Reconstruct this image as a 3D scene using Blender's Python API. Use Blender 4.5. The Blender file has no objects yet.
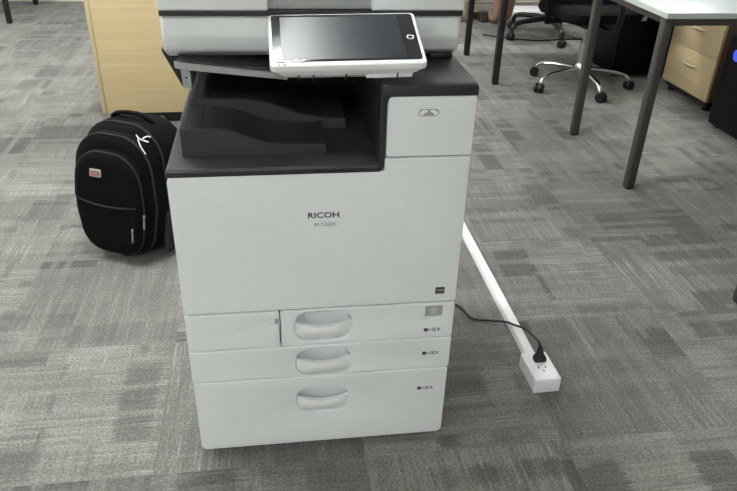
import bpy, bmesh, math, random
from mathutils import Vector, Matrix
random.seed(7)
SC = bpy.context.scene
COL = SC.collection
PI = math.pi
V = Vector
W = .587

# ------------------------------------------------------------------ materials
MATS = {}
def mat(name, col, rough=.5, metal=0, spec=.5, bump=0, bscale=300, emit=None, estr=0, coat=0):
    if name in MATS: return MATS[name]
    m = bpy.data.materials.new(name); m.use_nodes = True
    nt = m.node_tree; b = nt.nodes['Principled BSDF']
    b.inputs['Base Color'].default_value = (*col, 1)
    b.inputs['Roughness'].default_value = rough
    b.inputs['Metallic'].default_value = metal
    b.inputs['Specular IOR Level'].default_value = spec
    b.inputs['Coat Weight'].default_value = coat
    if emit:
        b.inputs['Emission Color'].default_value = (*emit, 1)
        b.inputs['Emission Strength'].default_value = estr
    if bump:
        tc = nt.nodes.new('ShaderNodeTexCoord')
        n = nt.nodes.new('ShaderNodeTexNoise'); n.inputs['Scale'].default_value = bscale
        n.inputs['Detail'].default_value = 3
        bp = nt.nodes.new('ShaderNodeBump'); bp.inputs['Strength'].default_value = bump
        bp.inputs['Distance'].default_value = .002
        nt.links.new(tc.outputs['Object'], n.inputs['Vector'])
        nt.links.new(n.outputs['Fac'], bp.inputs['Height'])
        nt.links.new(bp.outputs['Normal'], b.inputs['Normal'])
        # faint tonal grain belonging to the moulded surface
        mx = nt.nodes.new('ShaderNodeMixRGB'); mx.blend_type = 'MULTIPLY'
        mx.inputs['Fac'].default_value = .12
        mx.inputs['Color1'].default_value = (*col, 1)
        nt.links.new(n.outputs['Fac'], mx.inputs['Color2'])
        nt.links.new(mx.outputs['Color'], b.inputs['Base Color'])
    MATS[name] = m
    return m

WHITE = mat('printer_white', (.83, .86, .85), .42, bump=.04, bscale=900)
HANDLE = mat('handle_white', (.84, .86, .85), .35)
GREYP = mat('printer_light_grey', (.36, .37, .36), .45)
DARK = mat('printer_charcoal', (.042, .042, .043), .38, bump=.15, bscale=500)
DARKER = mat('printer_interior_black', (.010, .010, .010), .6)
BAND = mat('printer_band', (.024, .023, .024), .4)
INK = mat('ink_dark', (.035, .04, .045), .5)
INKGREY = mat('ink_grey', (.10, .11, .11), .5)
GLASS = mat('glass_bezel', (.012, .013, .02), .12, coat=.6)
SCREEN = mat('screen_glass', (.022, .025, .034), .40, spec=.5)
CHROME = mat('chrome', (.75, .75, .74), .18, 1)
SATIN = mat('satin_steel', (.5, .5, .49), .38, 1)
BLACKP = mat('black_plastic', (.008, .008, .009), .45)
BLACKF = mat('black_fabric', (.006, .006, .007), .85, bump=.35, bscale=700, spec=.15)
BAGF = mat('bag_fabric', (.0030, .0030, .0036), .85, bump=.4, bscale=600, spec=.12)
BAGP = mat('bag_piping', (.0052, .005, .0056), .7)
BAGG = mat('bag_grey_mesh', (.022, .018, .021), .85, bump=.5, bscale=900)
PATCH = mat('patch_rose', (.42, .24, .2), .45)
PATCHT = mat('patch_dark', (.10, .04, .03), .5)
FRAME = mat('desk_frame_grey', (.075, .068, .064), .42, .3)
FRAMEB = mat('desk_frame_black', (.014, .012, .012), .5)
DESKT = mat('desk_white_laminate', (.52, .555, .555), .35)
DESKE = mat('desk_edge', (.52, .56, .52), .45)
TRUNK = mat('white_pvc', (.82, .83, .82), .4)
SOCK = mat('socket_white', (.85, .86, .88), .35)
RUBBER = mat('rubber_black', (.012, .012, .012), .55)
TOWER = mat('tower_black', (.004, .004, .005), .4, spec=.2)
LED = mat('led_blue', (.02, .05, .5), .4, emit=(.03, .06, 1.0), estr=.4)
LABELW = mat('label_white', (.8, .8, .82), .5)
SKIN = mat('skin', (.36, .20, .135), .5)
SHORTS = mat('brown_cloth', (.05, .03, .02), .9)
SHIRT = mat('grey_cloth', (.12, .13, .15), .9)
HAIR = mat('hair', (.012, .009, .008), .6)
PAINT = mat('wall_paint', (.72, .71, .68), .8, bump=.05, bscale=80)
CEIL = mat('ceiling_board', (.78, .78, .76), .9)
LAMP = mat('lamp_diffuser', (.9, .9, .9), .5, emit=(.965, 1, .985), estr=13)
ALU = mat('aluminium_strip', (.62, .58, .5), .4)

def wood(name, c1, c2, rough=.45, axis='X'):
    m = bpy.data.materials.new(name); m.use_nodes = True
    nt = m.node_tree; N = nt.nodes; L = nt.links; b = N['Principled BSDF']
    tc = N.new('ShaderNodeTexCoord'); mp = N.new('ShaderNodeMapping')
    mp.inputs['Scale'].default_value = {'X': (2, 40, 60), 'Y': (40, 2, 60), 'Z': (40, 40, 2)}[axis]
    n = N.new('ShaderNodeTexNoise'); n.inputs['Scale'].default_value = 1.2; n.inputs['Detail'].default_value = 5
    r = N.new('ShaderNodeValToRGB')
    r.color_ramp.elements[0].position = .3; r.color_ramp.elements[0].color = (*c1, 1)
    r.color_ramp.elements[1].position = .72; r.color_ramp.elements[1].color = (*c2, 1)
    L.new(tc.outputs['Object'], mp.inputs['Vector']); L.new(mp.outputs['Vector'], n.inputs['Vector'])
    L.new(n.outputs['Fac'], r.inputs['Fac']); L.new(r.outputs['Color'], b.inputs['Base Color'])
    b.inputs['Roughness'].default_value = rough
    return m
MAPLE = wood('maple_laminate', (.54, .42, .23), (.62, .49, .28), .5)
MAPLEY = wood('maple_laminate_turned', (.54, .42, .24), (.62, .49, .29), .5, 'Y')
MAPLE_EDGE = wood('maple_edge', (.50, .40, .24), (.56, .45, .28), .5, 'Z')
BROWNW = wood('brown_wood', (.22, .115, .05), (.30, .165, .075), .5)
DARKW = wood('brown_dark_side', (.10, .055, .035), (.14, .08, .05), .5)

def carpet():
    m = bpy.data.materials.new('carpet_tiles'); m.use_nodes = True
    nt = m.node_tree; N = nt.nodes; L = nt.links; b = N['Principled BSDF']
    def node(t, **k):
        n = N.new(t)
        for a, v in k.items(): setattr(n, a, v)
        return n
    def math_(op, a, bb=None, c=None):
        n = node('ShaderNodeMath', operation=op)
        for i, x in enumerate((a, bb, c)):
            if x is None: continue
            if isinstance(x, (int, float)): n.inputs[i].default_value = x
            else: L.new(x, n.inputs[i])
        return n.outputs[0]
    def comb(x, y, z=0.0):
        n = node('ShaderNodeCombineXYZ')
        for i, q in enumerate((x, y, z)):
            if isinstance(q, (int, float)): n.inputs[i].default_value = q
            else: L.new(q, n.inputs[i])
        return n.outputs[0]
    tc = node('ShaderNodeTexCoord'); sp = node('ShaderNodeSeparateXYZ')
    L.new(tc.outputs['Object'], sp.inputs[0])
    X = math_('ADD', sp.outputs[0], 20.11); Y = math_('ADD', sp.outputs[1], 20.045)
    tx = math_('FLOOR', math_('DIVIDE', X, .5)); ty = math_('FLOOR', math_('DIVIDE', Y, .5))
    par = math_('MODULO', math_('ADD', tx, ty), 2.0)
    inv = math_('SUBTRACT', 1.0, par)
    # quarter-turned tiles: a runs along the strokes, q across them
    a = math_('ADD', math_('MULTIPLY', X, par), math_('MULTIPLY', Y, inv))
    q = math_('ADD', math_('MULTIPLY', Y, par), math_('MULTIPLY', X, inv))
    wn = node('ShaderNodeTexWhiteNoise', noise_dimensions='2D')
    L.new(comb(tx, ty), wn.inputs['Vector'])
    rt = wn.outputs['Value']
    off = math_('MULTIPLY', rt, 37.0)
    a2 = math_('ADD', a, off); q2 = math_('ADD', q, math_('MULTIPLY', rt, 11.0))
    def noise(sa, sq, det=2, z=0.0):
        n = node('ShaderNodeTexNoise'); n.inputs['Scale'].default_value = 1; n.inputs['Detail'].default_value = det
        n.inputs['Roughness'].default_value = .6
        L.new(comb(math_('MULTIPLY', a2, sa), math_('MULTIPLY', q2, sq), z), n.inputs['Vector'])
        return n.outputs['Fac']
    def cells(sa, sq, seed):
        # blocks with wandering borders
        w1 = math_('MULTIPLY', math_('FLOOR', math_('MULTIPLY', q2, sq)), .37)
        ca = math_('FLOOR', math_('ADD', math_('MULTIPLY', a2, sa), w1))
        cq = math_('FLOOR', math_('MULTIPLY', q2, sq))
        n = node('ShaderNodeTexWhiteNoise', noise_dimensions='3D')
        L.new(comb(ca, cq, math_('ADD', math_('MULTIPLY', rt, 91.0), seed)), n.inputs['Vector'])
        return n.outputs['Value']
    def ramp(x, lo, hi):
        n = node('ShaderNodeMapRange'); n.clamp = True
        L.new(x, n.inputs[0]); n.inputs[1].default_value = lo; n.inputs[2].default_value = hi
        return n.outputs[0]
    streak = ramp(noise(4.5, 95, 2), .36, .66)
    streak2 = ramp(noise(2.6, 34, 2, 5.0), .40, .62)
    cross = ramp(noise(70, 3.5, 2, 9.0), .42, .68)
    bl = cells(4.1, 9.0, 3.0)
    bl2 = cells(7.3, 3.1, 17.0)
    # isolated bright scratched strokes, only in some blocks
    scr = math_('MULTIPLY', ramp(noise(5.0, 150, 1, 21.0), .56, .66), ramp(cells(3.0, 6.0, 41.0), .62, .74))
    big = node('ShaderNodeTexNoise'); big.inputs['Scale'].default_value = .8; big.inputs['Detail'].default_value = 2
    L.new(tc.outputs['Object'], big.inputs['Vector'])
    fine = node('ShaderNodeTexNoise'); fine.inputs['Scale'].default_value = 150; fine.inputs['Detail'].default_value = 4
    L.new(tc.outputs['Object'], fine.inputs['Vector'])
    def mul(x, k): return math_('MULTIPLY', x, k)
    gate = ramp(noise(3.2, 7.0, 2, 57.0), .42, .58)
    seed = math_('MULTIPLY', rt, 53.0)
    def bars(coord, sc, seg, ssc, z, lo, hi):
        n = node('ShaderNodeTexNoise'); n.inputs['Scale'].default_value = 1; n.inputs['Detail'].default_value = 1.0
        L.new(comb(math_('MULTIPLY', coord, sc), math_('ADD', math_('MULTIPLY', math_('FLOOR', math_('MULTIPLY', seg, ssc)), 7.3), seed), z), n.inputs['Vector'])
        return ramp(n.outputs['Fac'], lo, hi)
    rag = math_('MULTIPLY', math_('SUBTRACT', noise(3.0, 160, 1, 77.0), .5), .05)
    ar = math_('ADD', a2, rag)
    barA = bars(ar, 9.5, q2, 3.1, 3.0, .50, .56)      # pale strips across the strokes
    barQ = bars(q2, 15.0, ar, 2.3, 13.0, .50, .58)     # pale strips along the strokes
    block = math_('MULTIPLY', math_('SUBTRACT', 1.0, barA), math_('SUBTRACT', 1.0, mul(barQ, .85)))
    depth = math_('ADD', .12, mul(math_('MULTIPLY', bl2, bl2), 1.0))
    t = math_('SUBTRACT', .53, mul(math_('MULTIPLY', block, depth), .34))
    t = math_('ADD', t, mul(math_('MULTIPLY', math_('SUBTRACT', streak, .5), gate), .17))
    t = math_('ADD', t, mul(math_('SUBTRACT', streak2, .5), .10))
    t = math_('ADD', t, mul(math_('MULTIPLY', math_('SUBTRACT', cross, .5), math_('SUBTRACT', 1.0, gate)), .12))
    t = math_('ADD', t, mul(math_('SUBTRACT', bl, .5), .10))
    t = math_('ADD', t, mul(math_('SUBTRACT', rt, .5), .12))
    t = math_('ADD', t, mul(scr, .22))
    t = math_('ADD', t, mul(math_('SUBTRACT', fine.outputs['Fac'], .5), .9))
    t = math_('ADD', t, mul(math_('SUBTRACT', big.outputs['Fac'], .5), .3))
    cr = node('ShaderNodeValToRGB'); e = cr.color_ramp.elements
    e[0].position = .0; e[0].color = (.070, .067, .062, 1)
    e[1].position = 1.0; e[1].color = (.40, .385, .345, 1)
    k = e.new(.45); k.color = (.165, .159, .147, 1)
    L.new(t, cr.inputs['Fac']); L.new(cr.outputs['Color'], b.inputs['Base Color'])
    b.inputs['Roughness'].default_value = .95; b.inputs['Specular IOR Level'].default_value = .15
    b.inputs['Sheen Weight'].default_value = .15
    bp = node('ShaderNodeBump'); bp.inputs['Strength'].default_value = .6; bp.inputs['Distance'].default_value = .004
    L.new(math_('ADD', fine.outputs['Fac'], mul(streak, .3)), bp.inputs['Height'])
    L.new(bp.outputs['Normal'], b.inputs['Normal'])
    return m

# ------------------------------------------------------------------ mesh helpers
def box(bm, x0, x1, y0, y1, z0, z1, bev=0, seg=2, M=None):
    t = bmesh.new()
    vs = [t.verts.new((x, y, z)) for x in (x0, x1) for y in (y0, y1) for z in (z0, z1)]
    for f in ((0, 1, 3, 2), (4, 6, 7, 5), (0, 4, 5, 1), (2, 3, 7, 6), (0, 2, 6, 4), (1, 5, 7, 3)):
        t.faces.new([vs[i] for i in f])
    if bev: bmesh.ops.bevel(t, geom=t.edges[:], offset=bev, segments=seg, profile=.5, affect='EDGES')
    if M: t.transform(M)
    merge(bm, t)
def merge(bm, t):
    me = bpy.data.meshes.new('tmp'); t.to_mesh(me); t.free(); bm.from_mesh(me); bpy.data.meshes.remove(me)
def B(*a, **k):
    bm = bmesh.new(); box(bm, *a, **k); return bm
def tube(bm, pts, r, seg=12, cap=True, flat=1.0):
    pts = [V(p) for p in pts]; n = len(pts)
    rs = r if isinstance(r, (list, tuple)) else [r]*n
    up = None; rings = []
    for i, p in enumerate(pts):
        d = (pts[min(i+1, n-1)]-pts[max(i-1, 0)]).normalized()
        if up is None:
            up = V((0, 0, 1)) if abs(d.z) < .9 else V((0, 1, 0))
        s = d.cross(up).normalized(); up = s.cross(d).normalized()
        rings.append([bm.verts.new(p+(s*math.cos(2*PI*k/seg)+up*math.sin(2*PI*k/seg)*flat)*rs[i]) for k in range(seg)])
    for i in range(n-1):
        for k in range(seg):
            bm.faces.new((rings[i][k], rings[i][(k+1) % seg], rings[i+1][(k+1) % seg], rings[i+1][k]))
    if cap:
        bm.faces.new(rings[0][::-1]); bm.faces.new(rings[-1])
def spline(pts, n=8):
    pts = [V(p) for p in pts]; out = []
    P = [pts[0]*2-pts[1]]+pts+[pts[-1]*2-pts[-2]]
    for i in range(1, len(P)-2):
        for k in range(n):
            t = k/n; a, b, c, d = P[i-1], P[i], P[i+1], P[i+2]
            out.append(.5*((2*b)+(c-a)*t+(2*a-5*b+4*c-d)*t*t+(3*b-a-3*c+d)*t**3))
    out.append(pts[-1]); return out
def lathe(bm, prof, seg=24, M=None):
    t = bmesh.new(); rings = []
    for r, z in prof:
        rings.append([t.verts.new((r*math.cos(2*PI*k/seg), r*math.sin(2*PI*k/seg), z)) for k in range(seg)])
    for i in range(len(rings)-1):
        for k in range(seg):
            t.faces.new((rings[i][k], rings[i][(k+1) % seg], rings[i+1][(k+1) % seg], rings[i+1][k]))
    t.faces.new(rings[0][::-1]); t.faces.new(rings[-1])
    if M: t.transform(M)
    merge(bm, t)
def loft(bm, rings, cap=True):
    R = [[bm.verts.new(p) for p in r] for r in rings]; n = len(R[0])
    for i in range(len(R)-1):
        for k in range(n):
            bm.faces.new((R[i][k], R[i][(k+1) % n], R[i+1][(k+1) % n], R[i+1][k]))
    if cap:
        bm.faces.new(R[0][::-1]); bm.faces.new(R[-1])
def fillet(poly, r, n=6):
    # round the corners of a 2D polygon; r is one radius or one per corner
    out = []; N = len(poly)
    for i in range(N):
        p0, p, p1 = V(poly[i-1]), V(poly[i]), V(poly[(i+1) % N])
        rr = r[i] if isinstance(r, (list, tuple)) else r
        if rr <= 0: out.append(tuple(p)); continue
        d0 = (p0-p).normalized(); d1 = (p1-p).normalized()
        ang = d0.angle(d1); t = min(rr/math.tan(ang/2), (p0-p).length*.49, (p1-p).length*.49)
        rr = t*math.tan(ang/2)
        c = p+(d0+d1).normalized()*(rr/math.sin(ang/2))
        a0 = p+d0*t-c; a1 = p+d1*t-c
        s0 = math.atan2(a0.y, a0.x); da = math.atan2(a1.y, a1.x)-s0
        da = (da+PI) % (2*PI)-PI
        for k in range(n+1):
            s = s0+da*k/n; out.append((c.x+rr*math.cos(s), c.y+rr*math.sin(s)))
    return out
def rect(x0, x1, z0, z1, r=.004, n=5): return fillet([(x0, z0), (x1, z0), (x1, z1), (x0, z1)], r, n)
def plate(outer, y0, y1, holes=(), bev=.0015, M=None):
    # an outline in x/z with holes, from y0 (front) to y1 (back), edges rounded
    cu = bpy.data.curves.new('tmp', 'CURVE'); cu.dimensions = '2D'; cu.fill_mode = 'BOTH'
    for pl in (outer, *holes):
        s = cu.splines.new('POLY'); s.points.add(len(pl)-1)
        for pt, p in zip(s.points, pl): pt.co = (p[0], p[1], 0, 1)
        s.use_cyclic_u = True
    cu.bevel_depth = bev; cu.bevel_resolution = 2; cu.offset = -bev
    cu.extrude = max((y1-y0)/2-bev, .00005)
    o = bpy.data.objects.new('tmp', cu); COL.objects.link(o)
    dg = bpy.context.evaluated_depsgraph_get()
    me = bpy.data.meshes.new_from_object(o.evaluated_get(dg))
    bpy.data.objects.remove(o); bpy.data.curves.remove(cu)
    bm = bmesh.new(); bm.from_mesh(me); bpy.data.meshes.remove(me)
    bmesh.ops.remove_doubles(bm, verts=bm.verts[:], dist=1e-5)
    ym = (y0+y1)/2
    for v in bm.verts: v.co = (v.co.x, ym-v.co.z, v.co.y)
    if M: bm.transform(M)
    return bm
def text_bm(s, cx, cz, width, height, y, th=.0006, bold=0.0, M=None):
    cu = bpy.data.curves.new('tmp', 'FONT'); cu.body = s; cu.size = 1; cu.extrude = .0; cu.offset = bold
    cu.resolution_u = 3
    o = bpy.data.objects.new('tmp', cu); COL.objects.link(o)
    dg = bpy.context.evaluated_depsgraph_get()
    me = bpy.data.meshes.new_from_object(o.evaluated_get(dg))
    bpy.data.objects.remove(o); bpy.data.curves.remove(cu)
    bm = bmesh.new(); bm.from_mesh(me); bpy.data.meshes.remove(me)
    xs = [v.co.x for v in bm.verts]; ys = [v.co.y for v in bm.verts]
    sx = width/(max(xs)-min(xs)); sy = height/(max(ys)-min(ys)); mx = (max(xs)+min(xs))/2; my = (max(ys)+min(ys))/2
    for v in bm.verts: v.co = (cx+(v.co.x-mx)*sx, y, cz+(v.co.y-my)*sy)
    r = bmesh.ops.extrude_face_region(bm, geom=bm.faces[:])
    for v in r['geom']:
        if isinstance(v, bmesh.types.BMVert): v.co.y += th
    if M: bm.transform(M)
    return bm
def root_loc(o):
    while o.parent: o = o.parent
    return o
def obj(name, bm, m, parent=None, world=True, smooth=True, origin=None):
    """link bm as ONE mesh; with world=True its coordinates are room coordinates"""
    bmesh.ops.recalc_face_normals(bm, faces=bm.faces[:])
    base = None
    if world:
        if parent: base = root_loc(parent).location
        elif origin: base = V(origin)
        if base is not None: bm.transform(Matrix.Translation(-base))
    me = bpy.data.meshes.new(name); bm.to_mesh(me); bm.free()
    for mm in (m if isinstance(m, (list, tuple)) else [m]): me.materials.append(mm)
    if smooth:
        me.polygons.foreach_set('use_smooth', [True]*len(me.polygons))
        me.set_sharp_from_angle(angle=math.radians(38))
    o = bpy.data.objects.new(name, me); COL.objects.link(o)
    if parent: o.parent = parent
    elif origin: o.location = origin
    return o
def thing(name, label, cat, loc=(0, 0, 0), rz=0, group=None):
    o = bpy.data.objects.new(name, None); COL.objects.link(o); o.empty_display_size = .1
    o.location = loc; o.rotation_euler = (0, 0, rz)
    return tag(o, label, cat, group)
def tag(o, label, cat, group=None):
    o['label'] = label; o['category'] = cat
    if group: o['group'] = group
    return o
def struct(name, bm, m):
    o = obj(name, bm, m, smooth=False); o['kind'] = 'structure'; return o
def dup_tree(o, parent=None):
    c = o.copy(); COL.objects.link(c)
    if parent: c.parent = parent
    for ch in list(o.children): dup_tree(ch, c)
    return c

# ------------------------------------------------------------------ the room
XL, XR, YF, YB, ZC = -3.6, 5.2, -4.2, 5.6, 2.7
struct('floor', B(XL, XR, YF, YB, -.05, 0), carpet())
struct('ceiling', B(XL, XR, YF, YB, ZC, ZC+.05), CEIL)
struct('wall_back', B(XL, XR, YB, YB+.1, 0, ZC), PAINT)
struct('wall_front', B(XL, XR, YF-.1, YF, 0, ZC), PAINT)
struct('wall_left', B(XL-.1, XL, YF, YB, 0, ZC), PAINT)
struct('wall_right', B(XR, XR+.1, YF, YB, 0, ZC), PAINT)
struct('baseboard_back', B(XL, XR, YB-.02, YB, .014, .14, .003), BROWNW)
struct('trim_1', B(XL, XR, YB-.032, YB, 0, .014, .002), ALU)
for x, y, e in [(-2.2, 3.6, 0), (.3, 3.6, 0), (2.9, 3.6, 0), (-2.2, 1.1, 0), (-.12, .9, 0),
                                                     (-2.2, -3.0, 0), (.1, -3.0, 0)]:
    side = 'left' if x < -1 else 'right' if x > 1 else 'middle'
    row = {3.6: 'back', 1.1: 'centre', .9: 'centre', -3.0: 'front'}[y]
    t = thing('ceiling_light', 'square white ceiling light panel, %s row, %s of the room' % (row, side), 'ceiling light', (x, y, ZC-.03), 0, 'ceiling lights')
    obj('diffuser', B(-.28, .28, -.28, .28, -.004, .004), LAMP, t, False)
    f = bmesh.new()
    for s in (-1, 1):
        box(f, -.31, .31, s*.295-.015, s*.295+.015, -.012, .029, .002)
        box(f, s*.295-.015, s*.295+.015, -.28, .28, -.012, .029, .002)
    obj('frame', f, SATIN, t, False)

# ------------------------------------------------------------------ the photocopier
P = thing('photocopier', 'large white office photocopier with three paper drawers and a tilted touch panel', 'photocopier', (.293, .3, 0))
# carcass
bm = bmesh.new()
box(bm, .004, W-.004, .085, .60, .026, .7318, .004)
for xa in (.004, W-.018): box(bm, xa, xa+.014, .0195, .10, .026, .7318, .001)
box(bm, .004, W-.004, .0195, .10, .72, .7318, .001); box(bm, .004, W-.004, .0195, .10, .026, .034, .001)
box(bm, .416, W-.004, .018, .60, .7318, .883, .004)
obj('body', bm, WHITE, P)
bm = bmesh.new(); box(bm, .02, W-.02, .03, .58, .014, .03, .004)
obj('base_plinth', bm, DARKER, P)
for x in (.06, W-.06):
    for y in (.09, .53):
        c = bmesh.new()
        for s in (-.011, .011):
            lathe(c, [(.002, -.006), (.015, -.006), (.017, -.003), (.017, .003), (.015, .006), (.002, .006)], 16,
                  Matrix.Translation((x+s, y, .0172)) @ Matrix.Rotation(PI/2, 4, 'Y'))
        box(c, x-.006, x+.006, y-.006, y+.006, .012, .022)
        obj('caster', c, RUBBER, P)
# front cover with the raised right shoulder
cov = fillet([(0, .4155), (W, .4155), (W, .7585), (.4145, .7585), (.4145, .7345), (.4, .7325), (0, .7325)],
             [.004, .004, .004, .004, .001, .004, .012])
obj('front_cover', plate(cov, 0, .02, bev=.003), WHITE, P)
door = obj('toner_door', plate(fillet([(.4165, .7615), (W, .7615), (W, .8815), (.4165, .8815)], [.004, .004, .006, .012]), 0, .02, bev=.003), WHITE, P)
# finger latch on the toner door: oval dish and two bright lobes
cx, cz = .4955, .8505
bm = plate(fillet([(cx-.022, cz-.009), (cx+.022, cz-.009), (cx+.022, cz+.009), (cx-.022, cz+.009)], .0088, 8), -.0012, .002,
           [fillet([(cx-.0195, cz-.0068), (cx+.0195, cz-.0068), (cx+.0195, cz+.0068), (cx-.0195, cz+.0068)], .0066, 8)], bev=.0006)
latch = obj('door_latch', bm, WHITE, door)
obj('latch_dish', plate(fillet([(cx-.0195, cz-.0068), (cx+.0195, cz-.0068), (cx+.0195, cz+.0068), (cx-.0195, cz+.0068)], .0066, 8), -.0004, .001, bev=.0002), GREYP, door)
for s in (-1, 1):
    lob = [(cx+s*.002, cz+.0045), (cx+s*.010, cz+.0055), (cx+s*.018, cz+.001), (cx+s*.017, cz-.0045), (cx+s*.0115, cz-.0055), (cx+s*.0085, cz-.001), (cx+s*.003, cz+.001)]
    if s < 0: lob = lob[::-1]
    obj('latch_lobe', plate(fillet(lob, .0018, 4), -.0022, .0004, bev=.0008), HANDLE, door)
# charcoal band between covers and deck, following the step
bandp = fillet([(-.001, .7325), (.4145, .7325), (.4145, .8825), (W+.001, .8825), (W+.001, .9045), (.4025, .9045), (.4025, .7445), (-.001, .7445)],
               [.006, .012, .010, .002, .008, .022, .004, .006], 8)
obj('deck_band', plate(bandp, -.0025, .03, bev=.002), BAND, P)
# decks
bm = plate(rect(0, .41, .03-.002, .6, .004), 0, .014, bev=.002)
bm2 = bmesh.new()
box(bm2, 0, .412, .0005, .6, .733, .7475, .004, 3)
obj('paper_exit_deck', bm2, DARK, P); bm.free()
bm = plate(fillet([(.4035, .0), (W+.0005, .0), (W+.0005, .6), (.4035, .6)], [.012, .012, .01, .01]), 0, .021, bev=.004)
bm.transform(Matrix.Translation((0, 0, .9045)) @ Matrix.Rotation(PI/2, 4, 'X') @ Matrix.Translation((0, 0, 0)))
for v in bm.verts: pass
zs = [v.co.z for v in bm.verts]; ys = [v.co.y for v in bm.verts]
for v in bm.verts:
    v.co.y = v.co.y-min(ys) ; v.co.z = v.co.z-max(zs)+.9055
obj('right_deck', bm, DARK, P)
# interior of the paper exit
bm = bmesh.new()
box(bm, .404, .4165, .02, .45, .746, .90, .001)
box(bm, .035, .4165, .42, .6, .746, .93, .004)
obj('exit_housing', bm, DARKER, P)
for i in range(5): obj('exit_roller', B(.10+i*.06, .13+i*.06, .410, .422, .80, .835, .003), BLACKP, P)
# two stepped paper-catch ramps with an S-shaped front edge
def ramp_tray(x0, x1, y0, y1, zl, zr, zb, c, wd):
    bm = bmesh.new(); n = 26
    def top(x): return zr+(zl-zr)/(1+math.exp((x-c)/wd))
    fr = [(x0, zb)]+[(x1, zb)]+[(x1-(x1-x0)*i/n, top(x1-(x1-x0)*i/n)) for i in range(n+1)]
    rings = []
    for y, d in ((y0+.003, -.0), (y0, -.003), (y0, -.003), (y1, -.003)):
        rings.append([(x, y, z) for x, z in fr])
    rings[0] = [(x, y0+.003, z if z > zb else z) for x, z in fr]
    rings[1] = [(x, y0, z-.003 if z > zb+.004 else z) for x, z in fr]
    R = [rings[1], rings[0], rings[3]]
    loft(bm, R)
    # shallow ribs along the paper travel
    for i in range(9):
        xa = x0+.008+i*(x1-x0-.02)/9
        zt = top(xa)
        box(bm, xa, xa+.0012, y0+.006, y1, zt-.004, zt+.0009)
    return bm
obj('output_ramp', ramp_tray(.026, .306, .066, .30, .803, .7655, .7465, .155, .022), DARK, P)
obj('output_ramp', ramp_tray(.034, .36, .205, .43, .8175, .768, .7465, .235, .03), DARK, P)

# drawers
def stadium(cx, cz, w, h, r): return fillet([(cx-w/2, cz-h/2), (cx+w/2, cz-h/2), (cx+w/2, cz+h/2), (cx-w/2, cz+h/2)], r, 8)
def pocket(cx, cz, w, h, r, depth=.036):
    bm = bmesh.new(); rings = []
    for s, y in ((1.0, .001), (.99, .010), (.97, .024), (.86, depth)):
        rings.append([(cx+(x-cx)*s, y, cz+(z-cz)*(s if s > .9 else .8)) for x, z in stadium(cx, cz, w, h, r)])
    R = [[bm.verts.new(p) for p in r_] for r_ in rings]; n = len(R[0])
    for i in range(3):
        for k in range(n): bm.faces.new((R[i][k], R[i][(k+1) % n], R[i+1][(k+1) % n], R[i+1][k]))
    bm.faces.new(R[3])
    return bm
def lip(cx, z0, z1, w):
    # bowed grip bar: bulges towards the front, its upper edge sags in the middle
    bm = bmesh.new(); nu, nv = 24, 8; F = []; K = []
    for i in range(nu+1):
        u = -1+2*i/nu; rf = []; rk = []
        e = (1-u*u)**.5 if abs(u) < 1 else 0
        for j in range(nv+1):
            v = j/nv
            zt = z1+.005-.0085*(1-u*u); zb = z0+.001+.014*u**6
            z = zb+(zt-zb)*v
            y = .006-.013*(1-u*u)**.7*math.sin(PI*(.08+.56*v))
            rf.append(bm.verts.new((cx+u*w/2, y, z))); rk.append(bm.verts.new((cx+u*w/2, y+.004+.007*e*v, z+.0015*v)))
        F.append(rf); K.append(rk)
    for i in range(nu):
        for j in range(nv):
            bm.faces.new((F[i][j], F[i+1][j], F[i+1][j+1], F[i][j+1])); bm.faces.new((K[i][j], K[i][j+1], K[i+1][j+1], K[i+1][j]))
        bm.faces.new((F[i][nv], F[i+1][nv], K[i+1][nv], K[i][nv])); bm.faces.new((F[i][0], K[i][0], K[i+1][0], F[i+1][0]))
    for i in (0, nu):
        for j in range(nv): bm.faces.new((F[i][j], F[i][j+1], K[i][j+1], K[i][j]))
    return bm
def drawer(x0, x1, z0, z1, hc, label, mark, extra_holes=(), rad=.004, corners=None):
    hx, hz, hw, hh = hc
    hole = stadium(hx, hz, hw, hh, hh*.42)
    out = fillet([(x0, z0), (x1, z0), (x1, z1), (x0, z1)], corners or rad, 6)
    d = obj('drawer', plate(out, 0, .02, [hole, *extra_holes], bev=.0028), WHITE, P)
    d['label'] = label
    obj('handle_recess', pocket(hx, hz, hw+.003, hh+.003, (hh+.003)*.42), WHITE, d)
    obj('handle', lip(hx, hz-hh/2+.0055, hz+.004, hw-.001), HANDLE, d)
    mx, mz = mark[:2]
    # printed paper-tray symbol: sheet stack, arrow, open sheet and the tray number
    bm = bmesh.new(); k = -.0003
    box(bm, mx, mx+.008, k, .001, mz-.0035, mz+.0035)
    box(bm, mx+.0095, mx+.0105, k, .001, mz-.0035, mz+.002)
    box(bm, mx+.0105, mx+.017, k, .001, mz-.0007, mz+.0007)
    for a, b in (((.018, .026), (-.0035, -.0025)), ((.018, .026), (.0025, .0035)), ((.018, .019), (-.0035, .0035)), ((.025, .026), (-.0035, .0035)), ((.0205, .0235), (-.001, .001))):
        box(bm, mx+a[0], mx+a[1], k, .001, mz+b[0], mz+b[1])
    bm.transform(Matrix.Translation((mx, 0, mz)) @ Matrix.Diagonal((1.1, 1, 1.25, 1)) @ Matrix.Translation((-mx, 0, -mz)))
    obj('tray_symbol', bm, INK, d)
    obj('tray_number', text_bm(mark[2], mx+.034, mz, .0065 if mark[2] != '1' else .0035, .0075, -.0003, .001, .015), INK, d)
    return d
win = rect(.5215, .5605, .3685, .4035, .0015)
d1 = drawer(.2012, W, .3165, .4115, (.2943, .3665, .127, .079), 'top paper drawer with paper size window', (.5205, .3395, '1'), [win], corners=[.004, .004, .006, .004])
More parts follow.
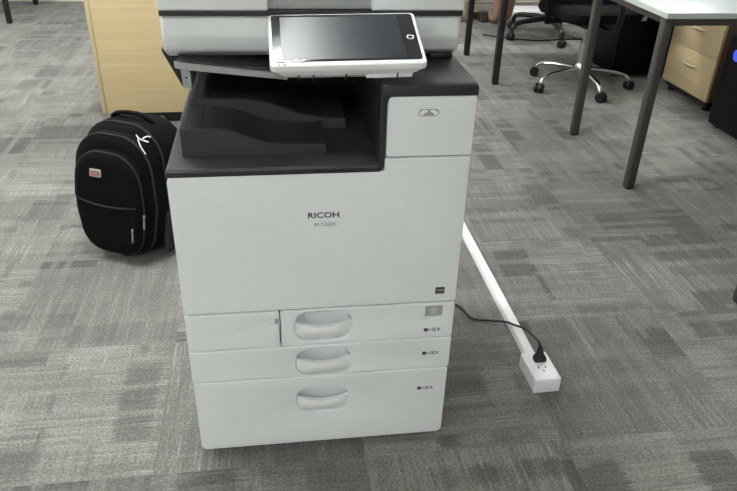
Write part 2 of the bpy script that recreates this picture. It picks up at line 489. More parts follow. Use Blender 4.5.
bm = bmesh.new(); box(bm, .5205, .5615, .004, .006, .3675, .4045); obj('size_window', bm, GREYP, d1)
bm = bmesh.new(); box(bm, .5215, .5605, .0005, .005, .3685, .3745, .0006); obj('window_lip', bm, HANDLE, d1)
bm = bmesh.new(); box(bm, .534, .548, .0028, .0045, .381, .397, .0004); obj('size_card', bm, mat('card_grey', (.46, .47, .46), .5), d1)
lp = obj('left_panel', plate(fillet([(0, .3165), (.1985, .3165), (.1985, .4115), (0, .4115)], .004), 0, .02,
                             [rect(.1895, .1960, .378, .3925, .0012)], bev=.0028), WHITE, P)
bm = bmesh.new(); box(bm, .1885, .197, .004, .006, .377, .3935); obj('notch', bm, GREYP, lp)
drawer(0, W, .2285, .3142, (.2947, .2665, .126, .077), 'middle paper drawer', (.5215, .2725, '2'))
drawer(.0015, W-.0015, .0205, .2262, (.2917, .1535, .123, .077), 'tall bottom paper drawer', (.516, .1675, '3'), corners=[.014, .014, .005, .005])
# writing on the front
obj('brand_lettering', text_bm('RICOH', .2957, .6415, .0625, .0128, -.0004, .001, .022), INK, P)
obj('model_lettering', text_bm('IM C3500', .2975, .6205, .042, .0072, -.0003, .001, .0), INKGREY, P)
obj('model_plate', plate(rect(.262, .3295, .6145, .6275, .001), -.0001, .0006, bev=.00005), WHITE, P)
st = obj('energy_sticker', plate(rect(.539, .5595, .4365, .4535, .0008), -.0006, .001, bev=.0002), INK, P)
obj('sticker_mark', text_bm('energy', .5493, .4455, .015, .004, -.0009, .001), LABELW, st)
obj('sticker_strip', B(.5405, .558, -.0009, .0, .4385, .4405), INKGREY, st)

# scanner unit: rounded front whose lower part rolls under
def prof_x(bm, prof, x0, x1, inset=.004):
    rings = []
    yc = sum(p[0] for p in prof)/len(prof); zc = sum(p[1] for p in prof)/len(prof)
    for x, s in ((x0, 1), (x0+inset, 0), (x1-inset, 0), (x1, 1)):
        rings.append([(x, y+(yc-y)*s*.012+(.003*s if y < .2 else 0), z+(zc-z)*s*.08) for y, z in prof])
    loft(bm, rings)
SX0, SX1 = .001, .5835
sprof = fillet([(.153, .9985), (.145, .957), (.157, .928), (.188, .9115), (.60, .9115), (.60, .9985)], [.002, .02, .02, .012, .01, .004])
bm = bmesh.new(); prof_x(bm, sprof, SX0, SX1, .006)
scan = obj('scanner_unit', bm, WHITE, P)
bm = plate(rect(SX0+.001, SX1-.001, .9975, 1.0075, .0015), .140, .6, bev=.0015); obj('scanner_band', bm, BAND, P)
bm = bmesh.new()
loft(bm, [[(x, y, z) for x, z in ((-.010, .920), (.024, .846), (.045, .846), (.06, .92))] for y in (.20, .60)])
obj('scanner_support', bm, BLACKP, P)
bm = bmesh.new(); box(bm, .43, .565, .2, .6, .9, .92, .003); obj('scanner_foot', bm, BLACKP, P)
bm = bmesh.new(); box(bm, .53, .577, .170, .22, .9055, .9175, .003); obj('scanner_bumper', bm, BLACKP, P)
# document feeder
def feeder(x0, x1, y0, z0, z1, r=.008):
    return plate(fillet([(x0, z0), (x1, z0), (x1, z1), (x0, z1)], [.004, .004, r, r]), y0, .60, bev=.004)
af = obj('document_feeder', feeder(.0, .204, .137, 1.0075, 1.12, .02), WHITE, P)
obj('feeder_lid', feeder(.0, .2035, .13, 1.119, 1.135, .006), WHITE, af)
obj('feeder_tray', feeder(.199, .405, .150, 1.0075, 1.045), GREYP, P)
obj('feeder_side', feeder(.401, .5835, .137, 1.0075, 1.055), WHITE, P)
obj('feeder_slot', B(.20, .57, .16, .58, 1.043, 1.06, .004), GREYP, P)
# internal one-bin tray with pale lip and its bracket
def sl(x): return .9155-(x-.024)*.112
bm = bmesh.new()
loft(bm, [[(x, y, sl(x)+dz) for y, dz in ((.108, -.003), (.38, -.003), (.38, .003), (.108, .003))] for x in (.026, .12, .235)])
it = obj('inner_tray', bm, DARK, P)
bm = bmesh.new(); pts = [(.024, .115), (.026, .108), (.034, .1035), (.06, .1025), (.12, .1025), (.235, .1025)]
loft(bm, [[(x, y+dy, sl(x)+dz) for dy, dz in ((-.002, -.0055), (.007, -.0055), (.007, .0055), (-.0005, .0055), (-.002, .004))] for x, y in pts])
obj('tray_lip', bm, GREYP, it)
bm = bmesh.new(); tube(bm, spline([(.05, .12, sl(.05)+.004), (.09, .112, sl(.09)+.0075), (.12, .115, sl(.12)+.006), (.2, .12, sl(.2)+.006)]), .0028, 8)
obj('tray_wire', bm, BLACKP, it)
bk = plate(fillet([(.036, .869), (.052, .869), (.052, .913), (.034, .913)], .001), .112, .3,
           [[(.0435+.0022*math.cos(t*PI/6), .889+.0022*math.sin(t*PI/6)) for t in range(12)]], bev=.0008)
obj('tray_bracket', bk, GREYP, P)
bm = bmesh.new(); box(bm, .038, .05, .1165, .29, .8855, .8925); obj('bracket_hole', bm, DARKER, P)

# operation panel: tilted tablet on a skirt
PM = Matrix.Translation((.3385, .022, .9838)) @ Matrix.Rotation(-.05, 4, 'Z') @ Matrix.Rotation(.352, 4, 'X') @ Matrix.Rotation(.047, 4, 'Z')
PF = PM @ Matrix.Rotation(-PI/2, 4, 'X')     # plate(): x right, z up the panel, front = out of the panel
PW, PH = .272, .159
def pplate(x0, x1, z0, z1, y0, y1, r, bev, holes=()):
    return plate(rect(x0, x1, z0, z1, r, 8), y0, y1, holes, bev, M=PF)
pan = obj('operation_panel', pplate(-PW/2, PW/2, -PH/2, PH/2, -.0, .013, .009, .0025), HANDLE, P)
gl = obj('glass_front', pplate(-PW/2+.0055, PW/2-.0065, -PH/2+.012, PH/2-.005, -.0012, .002, .006, .0005), GLASS, pan)
obj('display', pplate(-PW/2+.021, PW/2-.034, -PH/2+.016, PH/2-.012, -.0016, .001, .001, .0002), SCREEN, gl)
hx, hz = PW/2-.019, -.002
ring = [(hx+.0068*math.cos(t*PI/12), hz+.0068*math.sin(t*PI/12)) for t in range(24)]
ring_i = [(hx+.0046*math.cos(t*PI/12), hz+.0046*math.sin(t*PI/12)) for t in range(24)]
obj('home_button', plate(ring, -.0019, .0, [ring_i], .0002, M=PF), LABELW, gl)
bm = bmesh.new()
for t in range(4):
    a = t*PI/2+.5
    box(bm, hx+.0068*math.cos(a)-.001, hx+.0068*math.cos(a)+.001, -.0019, -.0012, hz+.0068*math.sin(a)-.001, hz+.0068*math.sin(a)+.001, M=PF)
obj('button_mark', bm, LABELW, gl)
bm = bmesh.new()
for x in (-.120, -.111):
    box(bm, x-.0018, x+.0018, -.0008, .001, -PH/2+.0035, -PH/2+.007, .0003, M=PF)
obj('indicator', bm, INKGREY, pan)
obj('tap_mark', B(-.088, -.080, -.0014, .001, -PH/2+.0085, -PH/2+.0165, M=PF), GREYP, pan)
bm = bmesh.new()
rings = []
for y, ix, iz0, iz1 in ((.012, .003, .002, .002), (.020, .012, .0035, .01), (.033, .024, .014, .03)):
    rings.append([PF @ V((x, y, z)) for x, z in rect(-PW/2+ix, PW/2-ix, -PH/2+iz0, PH/2-iz1, .008)])
loft(bm, rings)
sk = obj('panel_back', bm, HANDLE, pan)
bm = bmesh.new(); box(bm, -PW/2+.045, PW/2-.075, .016, .034, -PH/2+.011, -.01, .003, M=PF)
obj('panel_skirt', bm, GREYP, pan)
bm = bmesh.new()
box(bm, .03, PW/2-.022, .016, .036, -PH/2+.0085, .0, .003, M=PF)
obj('panel_skirt', bm, HANDLE, pan)
for x in (-.088, -.062, -.005, .086):
    obj('skirt_slot', B(x-.0012, x+.0012, .022, .0375, -PH/2+.0055, -PH/2+.02, M=PF), BLACKP, pan)
bm = bmesh.new(); tube(bm, [(.36, .06, .955), (.37, .12, .945), (.37, .2, .935)], .018, 12); obj('panel_arm', bm, BLACKP, P)

# ------------------------------------------------------------------ floor socket, trunking, cord
TX = .9165
o = obj('cable_trunking', plate(fillet([(TX-.017, .0), (TX+.017, .0), (TX+.014, .021), (TX-.014, .021)], [.001, .001, .007, .007]), .25, 5.55, bev=.001), TRUNK, origin=(TX, .25, 0))
tag(o, 'long white plastic cable trunking running over the carpet beside the photocopier', 'cable trunking')
S = thing('power_socket', 'white floor socket box at the near end of the white trunking', 'power socket', (.9115, .189, 0), math.radians(1.5))
bm = plate(rect(-.0375, .0375, -.059, .059, .004), 0, .0415, bev=.0035); bm.transform(Matrix.Translation((0, 0, .025)) @ Matrix.Rotation(-PI/2, 4, 'X'))
zs = min(v.co.z for v in bm.verts)
bm.transform(Matrix.Translation((0, 0, .0045-zs)))
obj('socket_box', bm, SOCK, S, False)
obj('socket_base', B(-.0365, .0365, -.058, .058, 0, .007, .001), SOCK, S, False)
bm = bmesh.new()
for x in (-.010, .010): box(bm, x-.0018, x+.0018, -.012, -.004, .0450, .0467)
box(bm, -.0018, .0018, -.026, -.018, .0450, .0467)
obj('socket_hole', bm, INKGREY, S, False)
bm = bmesh.new()
rings = []
for z, w, d, yo in ((.0461, .0175, .0125, 0), (.051, .0185, .013, 0), (.058, .016, .0115, .001), (.068, .0095, .0092, .003), (.080, .0065, .0075, .006), (.088, .0055, .006, .009)):
    rings.append([(.916+x, .213+y+yo, z) for x, y in rect(-w, w, -d, d, min(w, d)*.6)])
loft(bm, rings)
plug_bm = bm
bm = bmesh.new()
path = spline([(.575, .607, .06), (.60, .632, .012), (.66, .61, .006), (.765, .555, .006), (.795, .48, .006), (.845, .462, .006), (.886, .425, .0245), (.908, .398, .030), (.921, .355, .048), (.919, .284, .075), (.914, .236, .094), (.914, .223, .091), (.9155, .2215, .083)], 8)
tube(bm, path, .0034, 10)
cord = obj('power_cord', bm, RUBBER, P); cord['label'] = 'black power cord running to the floor socket'
obj('plug', plug_bm, RUBBER, cord)

# ------------------------------------------------------------------ backpack
BG = thing('backpack', 'black fabric backpack standing on the carpet left of the photocopier', 'backpack', (-.316, 1.045, 0), math.radians(-27))
LEAN = Matrix.Rotation(math.radians(-7), 4, 'X')
def arch(w, h, r_top, z0=0, r_bot=.06, bulge=.0, n=10):
    p = fillet([(-w/2+.025, z0), (w/2-.012, z0), (w/2+bulge, z0+h*.45), (w/2-.012, z0+h), (-w/2+.012, z0+h), (-w/2-bulge, z0+h*.45)],
               [r_bot, r_bot, .2, r_top, r_top, .2], n)
    return p
def puff(outl, y_back, y_front, e=.03, cz=None):
    """a padded volume: outline shrinks smoothly towards front (and a little to the back)"""
    bm = bmesh.new(); rings = []
    cz = cz if cz is not None else sum(z for x, z in outl)/len(outl)
    D = y_back-y_front
    for t, s in ((0, .93), (.03, .97), (.10, 1), (.45, 1.0), (.68, .985), (.82, .95), (.92, .895), (.975, .82), (1, .70), (1.012, .45)):
        rings.append([LEAN @ V((x*s, y_back-D*t, cz+(z-cz)*(1-(1-s)*.75))) for x, z in outl])
    loft(bm, rings); return bm
obj('main_compartment', puff(arch(.325, .462, .13, .004, .09, .014), .13, -.055), BAGF, BG, False)
obj('front_compartment', puff(arch(.312, .43, .13, .006, .10, .014), .0, -.095), BAGF, BG, False)
fp = obj('front_pocket', puff(arch(.275, .372, .12, .012, .095, .008), -.04, -.130), BAGF, BG, False)
def piping(outl, y, r, m, name, a0=0.0, a1=1.0, par=BG):
    pts = [LEAN @ V((x, y, z)) for x, z in outl]
    n = len(pts); i0 = int(n*a0); i1 = int(n*a1)
    bm = bmesh.new(); tube(bm, pts[i0:i1], r, 6); return obj(name, bm, m, par, False)
def scale2(o, s, cz): return [(x*s, cz+(z-cz)*(1-(1-s)*.75)) for x, z in o]
oa = arch(.325, .462, .13, .004, .09, .014); piping(scale2(oa, .955, .24), -.018, .0045, BAGP, 'piping', .17, .86)
ob = arch(.312, .43, .13, .006, .10, .014); piping(scale2(ob, .955, .225), -.077, .0045, BAGP, 'piping', .17, .86)
oc = arch(.275, .372, .12, .012, .095, .008); piping(scale2(oc, .95, .18), -.113, .004, BAGP, 'piping', .17, .86, fp)
bm = bmesh.new(); tube(bm, [LEAN @ V(p) for p in spline([(-.115, -.1265, .205), (-.06, -.1335, .198), (0, -.136, .196), (.06, -.1335, .198), (.115, -.1265, .205)])], .0035, 6)
obj('pocket_seam', bm, BAGP, fp, False)
bm = bmesh.new(); tube(bm, [LEAN @ V(p) for p in spline([(-.085, .05, .445), (-.07, .04, .468), (-.025, .03, .482), (.03, .03, .482), (.07, .04, .467), (.085, .05, .445)])], .0115, 10, flat=.6)
obj('carry_handle', bm, BAGF, BG, False)
bm = bmesh.new()
for s in (-1, 1):
    tube(bm, [LEAN @ V(p) for p in spline([(s*.06, .125, .455), (s*.085, .165, .38), (s*.10, .168, .22), (s*.105, .155, .10), (s*.12, .125, .04)])], .026, 10, flat=.35)
obj('shoulder_strap', bm, BAGG, BG, False)
bm = bmesh.new()   # grey mesh bottle pocket on the right-hand side
rings = []
for z, o_ in ((.015, .003), (.03, .010), (.10, .015), (.16, .013), (.168, .009)):
    rings.append([LEAN @ V((x+(.163-.003), y, z)) for x, y in fillet([(-.008, -.035), (o_, -.03), (o_, .095), (-.008, .10)], .006, 4)])
loft(bm, rings); obj('side_pocket', bm, BAGG, BG, False)
def zip_pull(x, y, z, rot, name='zipper_pull', L=.036):
    bm = bmesh.new()
    M = LEAN @ Matrix.Translation((x, y, z)) @ Matrix.Rotation(rot, 4, 'Y')
    box(bm, -.0035, .0035, -.003, .003, -.006, .006, .001, M=M)
    box(bm, -.0032, .0032, -.0018, .0018, -L, -.012, .001, M=M)
    tube(bm, [M @ V((0, 0, -.004)), M @ V((0, -.003, -.009)), M @ V((0, 0, -.014))], .0015, 6)
    return obj(name, bm, SATIN, BG, False)
zip_pull(.104, -.1375, .128, .08, L=.045); zip_pull(.139, -.118, .178, .08, L=.045)
bm = bmesh.new()
for pts in (((.088, -.062, .437), (.112, -.078, .432), (.145, -.078, .426)), ((.108, -.082, .43), (.124, -.092, .412), (.142, -.092, .388)), ((.118, -.07, .432), (.126, -.058, .438), (.136, -.052, .436))):
    tube(bm, [LEAN @ V(p) for p in spline(pts, 4)], .0023, 6)
obj('zipper_pull', bm, mat('tag_silver', (.7, .7, .7), .35), BG, False)['label'] = 'silver crossed zipper pulls'
PMX = LEAN @ Matrix.Translation((-.030, -.1318, .308)) @ Matrix.Rotation(math.radians(-8), 4, 'X')
lg = obj('logo_patch', plate(rect(-.022, .022, -.013, .013, .004), -.004, .004, bev=.001, M=PMX), mat('patch_frame', (.38, .33, .31), .4), BG, False)
obj('patch_face', plate(rect(-.018, .018, -.0095, .006, .003), -.0046, .0, bev=.0003, M=PMX), mat('patch_red', (.16, .05, .04), .4), lg, False)
bm = bmesh.new()
for i in range(5): box(bm, -.015+i*.006, -.011+i*.006, -.0052, -.0040, -.004, .003, M=PMX)
box(bm, -.016, .016, -.0052, -.0040, -.0075, -.0058, M=PMX)
obj('patch_lettering', bm, PATCH, lg, False)

# ------------------------------------------------------------------ maple cabinets
def cabinet(x0, x1, y0, y1, z0, z1, name, label, cat):
    c = thing(name, label, cat, ((x0+x1)/2, (y0+y1)/2, 0))
    t = .02
    for xa in (x0, x1-t): obj('side_panel', B(xa, xa+t, y0, y1, z0, z1, .0015), MAPLE_EDGE, c)
    obj('back_panel', B(x0+t+.001, x1-t-.001, y0+.003, y0+.02, z0, z1-.001, .001), MAPLE, c)
    obj('top_panel', B(x0-.004, x1+.004, y0-.004, y1+.004, z1, z1+.022, .002), MAPLE, c)
    obj('shelf_floor', B(x0+t+.001, x1-t-.001, y0+.02, y1-.001, z0, z0+.02), MAPLE, c)
    obj('plinth', B(x0+.03, x1-.03, y0+.05, y1-.05, 0, z0+.001), DARKER, c)
    return c
cabinet(-.655, .145, 2.32, 2.74, .062, .74, 'wooden_cabinet', 'pale maple cabinet on a dark plinth behind the backpack', 'cabinet')
cabinet(1.38, 1.862, 4.66, 5.1, .065, .74, 'wooden_cabinet', 'pale maple cabinet far behind the scanner, black plinth under it', 'cabinet')
# drawer pedestal, its fronts facing left
px0, py0, py1, pz0, pz1 = 2.665, 2.315, 2.81, .062, .60
PD = thing('drawer_pedestal', 'pale maple drawer pedestal with two silver handles behind the desk', 'drawer pedestal', (px0+.25, 2.56, 0))
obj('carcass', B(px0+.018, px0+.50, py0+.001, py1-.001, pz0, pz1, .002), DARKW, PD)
for z0, z1, hz_ in ((pz0, .2995, .222), (.3005, pz1, .43)):
    d = obj('drawer', B(px0, px0+.018, py0, py1, z0, z1, .0015), MAPLEY, PD)
    bm = bmesh.new()
    zz = hz_; yc = 2.545
    tube(bm, spline([(px0+.002, yc-.062, zz), (px0-.016, yc-.055, zz), (px0-.022, yc, zz), (px0-.016, yc+.055, zz), (px0+.002, yc+.062, zz)], 6), .007, 8, flat=.6)
    obj('handle', bm, mat('handle_cream', (.62, .58, .48), .35, .2), d)
for x in (px0+.05, px0+.45):
    for y in (py0+.05, py1-.05):
        bm = bmesh.new(); lathe(bm, [(.02, 0), (.022, .004), (.022, .05), (.02, .063)], 14, Matrix.Translation((x, y, 0))); obj('foot', bm, BLACKP, PD)
obj('plinth', B(px0+.02, px0+.48, py0+.02, py1-.02, .03, .064), DARKER, PD)

# ------------------------------------------------------------------ desks
def desk(x0, x1, y0, y1, frame, label, zt=.735, lx=None, ly0=None, ly1=None, leg_w=.038, skew=0):
    d = thing('office_desk', label, 'desk', ((x0+x1)/2, (y0+y1)/2, 0), 0, 'office desks')
    obj('desktop', B(x0, x1, y0, y1, zt-.022, zt, .0015), DESKT, d)
    e = bmesh.new()
    for a in ((x0-.0012, x0+.0002, y0, y1), (x1-.0002, x1+.0012, y0, y1), (x0, x1, y0-.0012, y0+.0002), (x0, x1, y1-.0002, y1+.0012)):
        box(e, *a, zt-.0215, zt-.002)
    obj('edge_band', e, DESKE, d)
    la, lb = (lx if lx else x0+.022), x1-.022
    ya, yb = (ly0 if ly0 else y0+.03), (ly1 if ly1 else y1-.03)
    h = leg_w/2
    for la0 in (la, lb):
        X = la0
        for Y in (ya, yb):
            X = la0+(skew if Y == yb else 0)
            g = obj('leg', B(X-h, X+h, Y-h, Y+h, .006, zt-.0225, .004), frame, d)
            obj('foot_cap', B(X-h+.003, X+h-.003, Y-h+.003, Y+h-.003, 0, .008, .001), BLACKP, g)
        obj('side_rail', B(X-h+.002, X+h-.002, ya+h, yb-h, zt-.052, zt-.0225, .002), frame, d)
    for Y in (ya, yb): obj('front_rail' if Y == ya else 'back_rail', B(la+h, lb-h, Y-h+.002, Y+h-.002, zt-.052, zt-.0225, .002), frame, d)
    return d
desk(1.733, 3.35, 1.345, 2.05, FRAME, 'white topped desk with slim grey metal legs right of the photocopier', lx=1.755, ly0=1.378, ly1=2.032, skew=.014, zt=.757)
desk(1.69, 3.35, -.24, .515, FRAME, 'nearer white desk at the right edge, only its dark leg foot showing', lx=1.718, ly1=.485)
desk(1.58, 3.25, 2.885, 3.655, FRAMEB, 'white desk on black legs in the second row, far right', lx=1.608, ly0=2.925, ly1=3.625)
desk(-3.3, -1.79, 4.66, 5.46, FRAMEB, 'desk on black legs at the far left by the back wall', lx=-3.27)

# ------------------------------------------------------------------ swivel chairs
def swivel_chair(hub, phase, R, base_m, label, face, hubz=.12, aw=.017):
    c = thing('office_chair', label, 'office chair', (hub[0], hub[1], 0), 0, 'swivel chairs')
    for k in range(5):
        a = phase+2*PI*k/5; u = V((math.cos(a), math.sin(a), 0)); z = V((0, 0, 1))
        bm = bmesh.new()
        tube(bm, spline([u*.025+z*hubz, u*R*.45+z*(hubz-.008), u*R*.82+z*(hubz-.022), u*R*.97+z*(hubz-.045), u*R*1.0+z*.058], 6),
             [w_ for w_, n_ in ((aw, 7), (aw*.92, 6), (aw*.86, 6), (aw*.8, 6)) for _ in range(n_)], 10, flat=.8)
        arm = obj('base_arm', bm, base_m, c, False)
        bm = bmesh.new(); p = u*R
        s = V((-u.y, u.x, 0))
        sa = a+.5
        ax = V((-math.sin(sa), math.cos(sa), 0))
        rot = ax.to_track_quat('Z', 'Y').to_matrix().to_4x4()
        ctr = p+V((math.cos(sa), math.sin(sa), 0))*.012+z*.0295
        for q in (-.016, .016):
            lathe(bm, [(.004, -.0095), (.026, -.0095), (.029, -.006), (.0295, 0), (.029, .006), (.026, .0095), (.004, .0095)], 18, Matrix.Translation(ctr+ax*q) @ rot)
        lathe(bm, [(.004, -.012), (.02, -.012), (.02, .012), (.004, .012)], 12, Matrix.Translation(ctr) @ rot)
        lathe(bm, [(.012, .030), (.017, .034), (.017, .048), (.009, .056)], 12, Matrix.Translation(p))
        obj('caster', bm, BLACKP, arm, False)
    bm = bmesh.new()
    lathe(bm, [(.026, hubz-.045), (.034, hubz-.035), (.035, hubz+.012), (.028, hubz+.022), (.026, hubz+.03)], 20)
    obj('hub', bm, base_m, c, False)
    bm = bmesh.new()
    lathe(bm, [(.024, hubz+.02), (.025, hubz+.03), (.025, .27), (.0245, .275), (.015, .276), (.015, .40)], 18)
    obj('gas_cylinder', bm, SATIN if base_m is CHROME else BLACKP, c, False)
    F = Matrix.Rotation(face, 4, 'Z')
    bm = bmesh.new(); box(bm, -.10, .10, -.13, .13, .385, .43, .008, M=F)
    tube(bm, [F @ V((.09, .02, .40)), F @ V((.2, .03, .39)), F @ V((.25, .03, .385))], .006, 8)
    obj('tilt_mechanism', bm, BLACKP, c, False)
    bm = bmesh.new(); rings = []
    for zz, s in ((.425, .86), (.432, .95), (.455, 1), (.485, .99), (.50, .93), (.507, .80)):
        rings.append([F @ V((x*s, y*s, zz)) for x, y in rect(-.25, .25, -.24, .25, .09, 8)])
    loft(bm, rings); obj('seat', bm, BLACKF, c, False)
    bm = bmesh.new(); rings = []
    for t in range(9):
        q = t/8; zz = .58+.48*q; w = .21+.03*math.sin(PI*min(1, q*1.1)); yy = -.245-.05*q-.03*math.cos(PI*q)
        rings.append([F @ V((x, yy+y+.45*x*x, zz)) for x, y in rect(-w, w, -.025, .025, .02, 5)])
    loft(bm, rings); obj('backrest', bm, BLACKF, c, False)
    bm = bmesh.new(); tube(bm, [F @ V(p) for p in spline([(0, -.08, .405), (0, -.25, .40), (0, -.31, .46), (0, -.315, .62)])], .02, 10, flat=.5)
    obj('back_bar', bm, BLACKP, c, False)
    for s in (-1, 1):
        bm = bmesh.new()
        tube(bm, [F @ V(p) for p in spline([(s*.10, .0, .415), (s*.25, .0, .415), (s*.285, .0, .44), (s*.29, .0, .56), (s*.285, 0, .61)])], .019, 10, flat=.7)
        box(bm, s*.285-.035, s*.285+.035, -.12, .13, .61, .635, .009, M=F)
        obj('armrest', bm, BLACKF, c, False)
    return c
swivel_chair((2.125, 2.855), math.radians(-88), .305, CHROME, 'black swivel chair on a chrome five-star base behind the grey-legged desk', math.radians(8))
swivel_chair((2.40, 4.15), math.radians(196), .335, BLACKP, 'black swivel chair on a black plastic base farther back under a seated person', math.radians(24), hubz=.15, aw=.026)

# ------------------------------------------------------------------ computer towers
def pc_tower(x0, x1, y0, y1, h, name, label, cat):
    t = thing(name, label, cat, ((x0+x1)/2, (y0+y1)/2, 0))
    obj('case', B(x0, x1, y0, y1, .016, h, .004), TOWER, t)
    for x in (x0+.04, x1-.04):
        for y in (y0+.04, y1-.04):
            bm = bmesh.new(); lathe(bm, [(.016, 0), (.018, .003), (.016, .018)], 12, Matrix.Translation((x, y, 0))); obj('foot', bm, RUBBER, t)
    return t
T1 = pc_tower(2.585, 3.02, 1.84, 2.13, .50, 'computer_tower', 'black computer tower with blue glowing fan light under the white desk', 'computer')
obj('front_panel', plate(rect(1.848, 2.122, .03, .492, .006), 0, .008, bev=.002, M=Matrix.Translation((2.578, 0, 0)) @ Matrix.Rotation(PI/2, 4, 'Z') @ Matrix.Scale(-1, 4, (0, 1, 0))), TOWER, T1)
LY, LZ = 2.035, .405
def ringpl(r0, r1): return ([(LY+r1*math.cos(t*PI/16), LZ+r1*math.sin(t*PI/16)) for t in range(32)], [[(LY+r0*math.cos(t*PI/16), LZ+r0*math.sin(t*PI/16)) for t in range(32)]])
o_, h_ = ringpl(.02, .03)
obj('fan_light', plate(o_, 0, .004, (), .001, M=Matrix.Translation((2.574, 0, 0)) @ Matrix.Rotation(PI/2, 4, 'Z') @ Matrix.Scale(-1, 4, (0, 1, 0))), LED, T1)
T2 = pc_tower(2.44, 2.86, 3.04, 3.45, .56, 'storage_unit', 'black storage box with a small white label under the second-row desk', 'storage box')
obj('front_door', B(2.448, 2.852, 3.030, 3.041, .03, .55, .002), TOWER, T2)
obj('label_card', B(2.531, 2.598, 3.0275, 3.0305, .366, .392), LABELW, T2)

# ------------------------------------------------------------------ small things at the back
o = obj('floor_box', B(2.34, 2.72, 4.98, 5.25, 0, .03, .004), TRUNK, origin=(2.53, 5.12, 0))
tag(o, 'low white floor box lying by the back wall beyond the black chair', 'floor box')
# ------------------------------------------------------------------ the seated person
def skin_body(name, pts, edges, m, parent=None, lev=2, root=0):
    me = bpy.data.meshes.new(name); me.from_pydata([p[:3] for p in pts], edges, [])
    o = bpy.data.objects.new(name, me); COL.objects.link(o)
    md = o.modifiers.new('s', 'SKIN'); md.use_smooth_shade = True
    for i, p in enumerate(pts):
        sv = me.skin_vertices[0].data[i]; sv.radius = (p[3], p[4] if len(p) > 4 else p[3]); sv.use_root = (i == root)
    ss = o.modifiers.new('u', 'SUBSURF'); ss.levels = lev; ss.render_levels = lev
    dg = bpy.context.evaluated_depsgraph_get()
    m2 = bpy.data.meshes.new_from_object(o.evaluated_get(dg)); bpy.data.objects.remove(o)
    b = bmesh.new(); b.from_mesh(m2); bpy.data.meshes.remove(m2)
    return b
PX, PY = 2.40, 4.15
d = V((-.42, .907, 0)).normalized(); s = V((d.y, -d.x, 0))     # facing the back, s = the person's right
def at(f, r, z): q = V((PX, PY, 0))+d*f+s*r; return (q.x, q.y, z)
pts = [at(0, 0, .60)+(.14, .11), at(-.03, 0, .76)+(.13, .10), at(-.06, 0, .93)+(.15, .105), at(-.06, 0, 1.06)+(.12, .09), at(-.05, 0, 1.12)+(.055,), at(-.03, 0, 1.17)+(.052,),
       at(-.01, 0, 1.24)+(.078, .085), at(.0, 0, 1.33)+(.08, .092), at(-.005, 0, 1.40)+(.055, .06)]
edges = [(i, i+1) for i in range(8)]
ROOT = V((2.22, 4.30, 0))
def limb(chain, start):
    i0 = start
    for c in chain: pts.append(c); edges.append((i0, len(pts)-1)); i0 = len(pts)-1
# left leg: heel at about (2.11, 4.58); right foot farther on
lf = (2.115, 4.60); rf = (2.40, 4.83)
limb([at(.06, -.09, .575)+(.088,), at(.26, -.12, .565)+(.075,), at(.42, -.13, .53)+(.06,), (2.125, 4.575, .44, .056), (2.122, 4.575, .30, .055), (2.118, 4.575, .16, .042),
      (2.115, 4.575, .085, .035), (2.116, 4.597, .045, .036), (2.118, 4.665, .034, .036, .03), (2.118, 4.735, .022, .034, .02), (2.118, 4.76, .018, .026, .015)], 0)
limb([at(.06, .09, .575)+(.088,), at(.28, .11, .565)+(.075,), at(.42, .13, .53)+(.06,), (2.255, 4.66, .44, .056), (2.252, 4.66, .30, .054), (2.25, 4.665, .16, .042),
      (2.247, 4.667, .085, .035), (2.24, 4.687, .045, .036), (2.217, 4.752, .034, .036, .03), (2.194, 4.817, .022, .034, .02), (2.187, 4.842, .018, .026, .015)], 0)
for sg in (-1, 1):
    limb([at(-.05, sg*.17, 1.04)+(.055,), at(.0, sg*.215, .88)+(.044,), at(.03, sg*.235, .76)+(.038,), at(.18, sg*.19, .755)+(.034,), at(.29, sg*.14, .77)+(.026,)], 3)
    w = len(pts)-1
    limb([at(.345, sg*.125, .772)+(.032, .018)], w); p_ = len(pts)-1
    for k, (o2, ln) in enumerate(((-.027, .062), (-.009, .072), (.009, .068), (.026, .052))):
        limb([at(.37, sg*.125+o2, .772)+(.0095,), at(.37+ln*.6, sg*.12+o2*1.1, .766)+(.0085,), at(.37+ln, sg*.118+o2*1.1, .752)+(.0075,)], p_)
    limb([at(.335, sg*.085, .766)+(.0105,), at(.365, sg*.07, .758)+(.009,)], p_)
person = obj('person', skin_body('person', pts, edges, SKIN), SKIN, origin=(2.22, 4.45, 0))
tag(person, 'person sitting on the black chair at the back, bare lower leg showing', 'person')
# head features are part of the same person: hair, shirt and shorts
b2 = skin_body('hair', [at(-.03, 0, 1.27)+(.084, .09), at(-.015, 0, 1.345)+(.090, .098), at(-.01, 0, 1.40)+(.075, .082)], [(0, 1), (1, 2)], HAIR)
obj('hair', b2, HAIR, person)
b2 = skin_body('shirt', [at(0, 0, .60)+(.15, .12), at(-.03, 0, .76)+(.14, .11), at(-.06, 0, .93)+(.16, .115), at(-.06, 0, 1.06)+(.13, .10), at(-.05, 0, 1.09)+(.075,)] +
               [at(-.05, sg*.17, 1.04)+(.066,) for sg in (-1, 1)]+[at(-.015, sg*.205, .92)+(.056,) for sg in (-1, 1)], [(0, 1), (1, 2), (2, 3), (3, 4), (3, 5), (3, 6), (5, 7), (6, 8)], SHIRT)
obj('shirt', b2, SHIRT, person)
b2 = skin_body('shorts', [at(0, 0, .60)+(.15, .115), at(-.01, 0, .66)+(.148, .115)] + [at(.06, sg*.09, .575)+(.098,) for sg in (-1, 1)] + [at(.27, sg*.115, .565)+(.088,) for sg in (-1, 1)]+[at(.40, sg*.13, .535)+(.074,) for sg in (-1, 1)],
               [(0, 1), (0, 2), (0, 3), (2, 4), (3, 5), (4, 6), (5, 7)], SHORTS)
obj('shorts', b2, SHORTS, person)
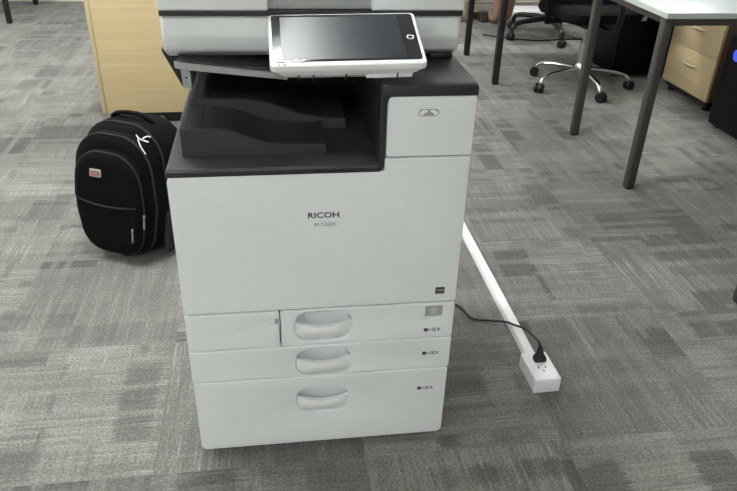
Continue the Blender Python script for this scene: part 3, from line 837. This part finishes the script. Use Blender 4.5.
# brown shoe standing by the bare foot
bm = bmesh.new(); rings = []
sh = V((2.035, 4.80, 0)); dd = V((-.1, .99, 0)).normalized(); ss_ = V((dd.y, -dd.x, 0))
for f, w_, h_ in ((-.13, .022, .05), (-.125, .03, .085), (-.09, .036, .09), (-.03, .037, .075), (.04, .043, .058), (.09, .044, .048), (.125, .034, .036), (.135, .02, .02)):
    rings.append([sh+dd*f+ss_*x+V((0, 0, z)) for x, z in fillet([(-w_, 0), (w_, 0), (w_*.8, h_), (-w_*.8, h_)], min(w_, h_)*.3, 4)])
loft(bm, rings)
tag(obj('shoe', bm, SHORTS, origin=(2.035, 4.80, 0)), 'dark brown shoe on the carpet left of the bare foot', 'shoe')
bm = bmesh.new(); tube(bm, spline([(1.9, 4.22, .006), (2.1, 4.08, .006), (2.3, 4.02, .006), (2.6, 4.06, .006), (2.9, 4.0, .006)]), .0055, 8)
tag(obj('cable', bm, RUBBER, origin=(2.4, 4.05, 0)), 'thin black cable lying on the carpet under the black-based chair', 'cable')

# ------------------------------------------------------------------ camera, world, view
cam = bpy.data.cameras.new('camera'); co = bpy.data.objects.new('camera', cam); COL.objects.link(co)
cam.sensor_fit = 'HORIZONTAL'; cam.sensor_width = 36; cam.lens = 690/737*36; cam.clip_start = .05
yaw, pitch, roll = .15067, .5237, .03116
f0 = V((math.sin(yaw), math.cos(yaw), 0)); r0 = V((math.cos(yaw), -math.sin(yaw), 0)); u0 = V((0, 0, 1))
fw = f0*math.cos(pitch)-u0*math.sin(pitch); uu = f0*math.sin(pitch)+u0*math.cos(pitch)
rr = r0*math.cos(roll)+uu*math.sin(roll); up = uu*math.cos(roll)-r0*math.sin(roll)
co.matrix_world = Matrix(((rr.x, up.x, -fw.x, .20267), (rr.y, up.y, -fw.y, -1.22221), (rr.z, up.z, -fw.z, 1.28043), (0, 0, 0, 1)))
SC.camera = co
w = bpy.data.worlds.new('world'); SC.world = w; w.use_nodes = True
w.node_tree.nodes['Background'].inputs['Color'].default_value = (.6, .62, .65, 1)
w.node_tree.nodes['Background'].inputs['Strength'].default_value = .2
vs = SC.view_settings
vs.view_transform = 'Standard'; vs.look = 'None'; vs.gamma = 1; vs.use_curve_mapping = False
vs.exposure = 2.12
SC.cycles.use_denoising = True
SC.cycles.max_bounces = 8
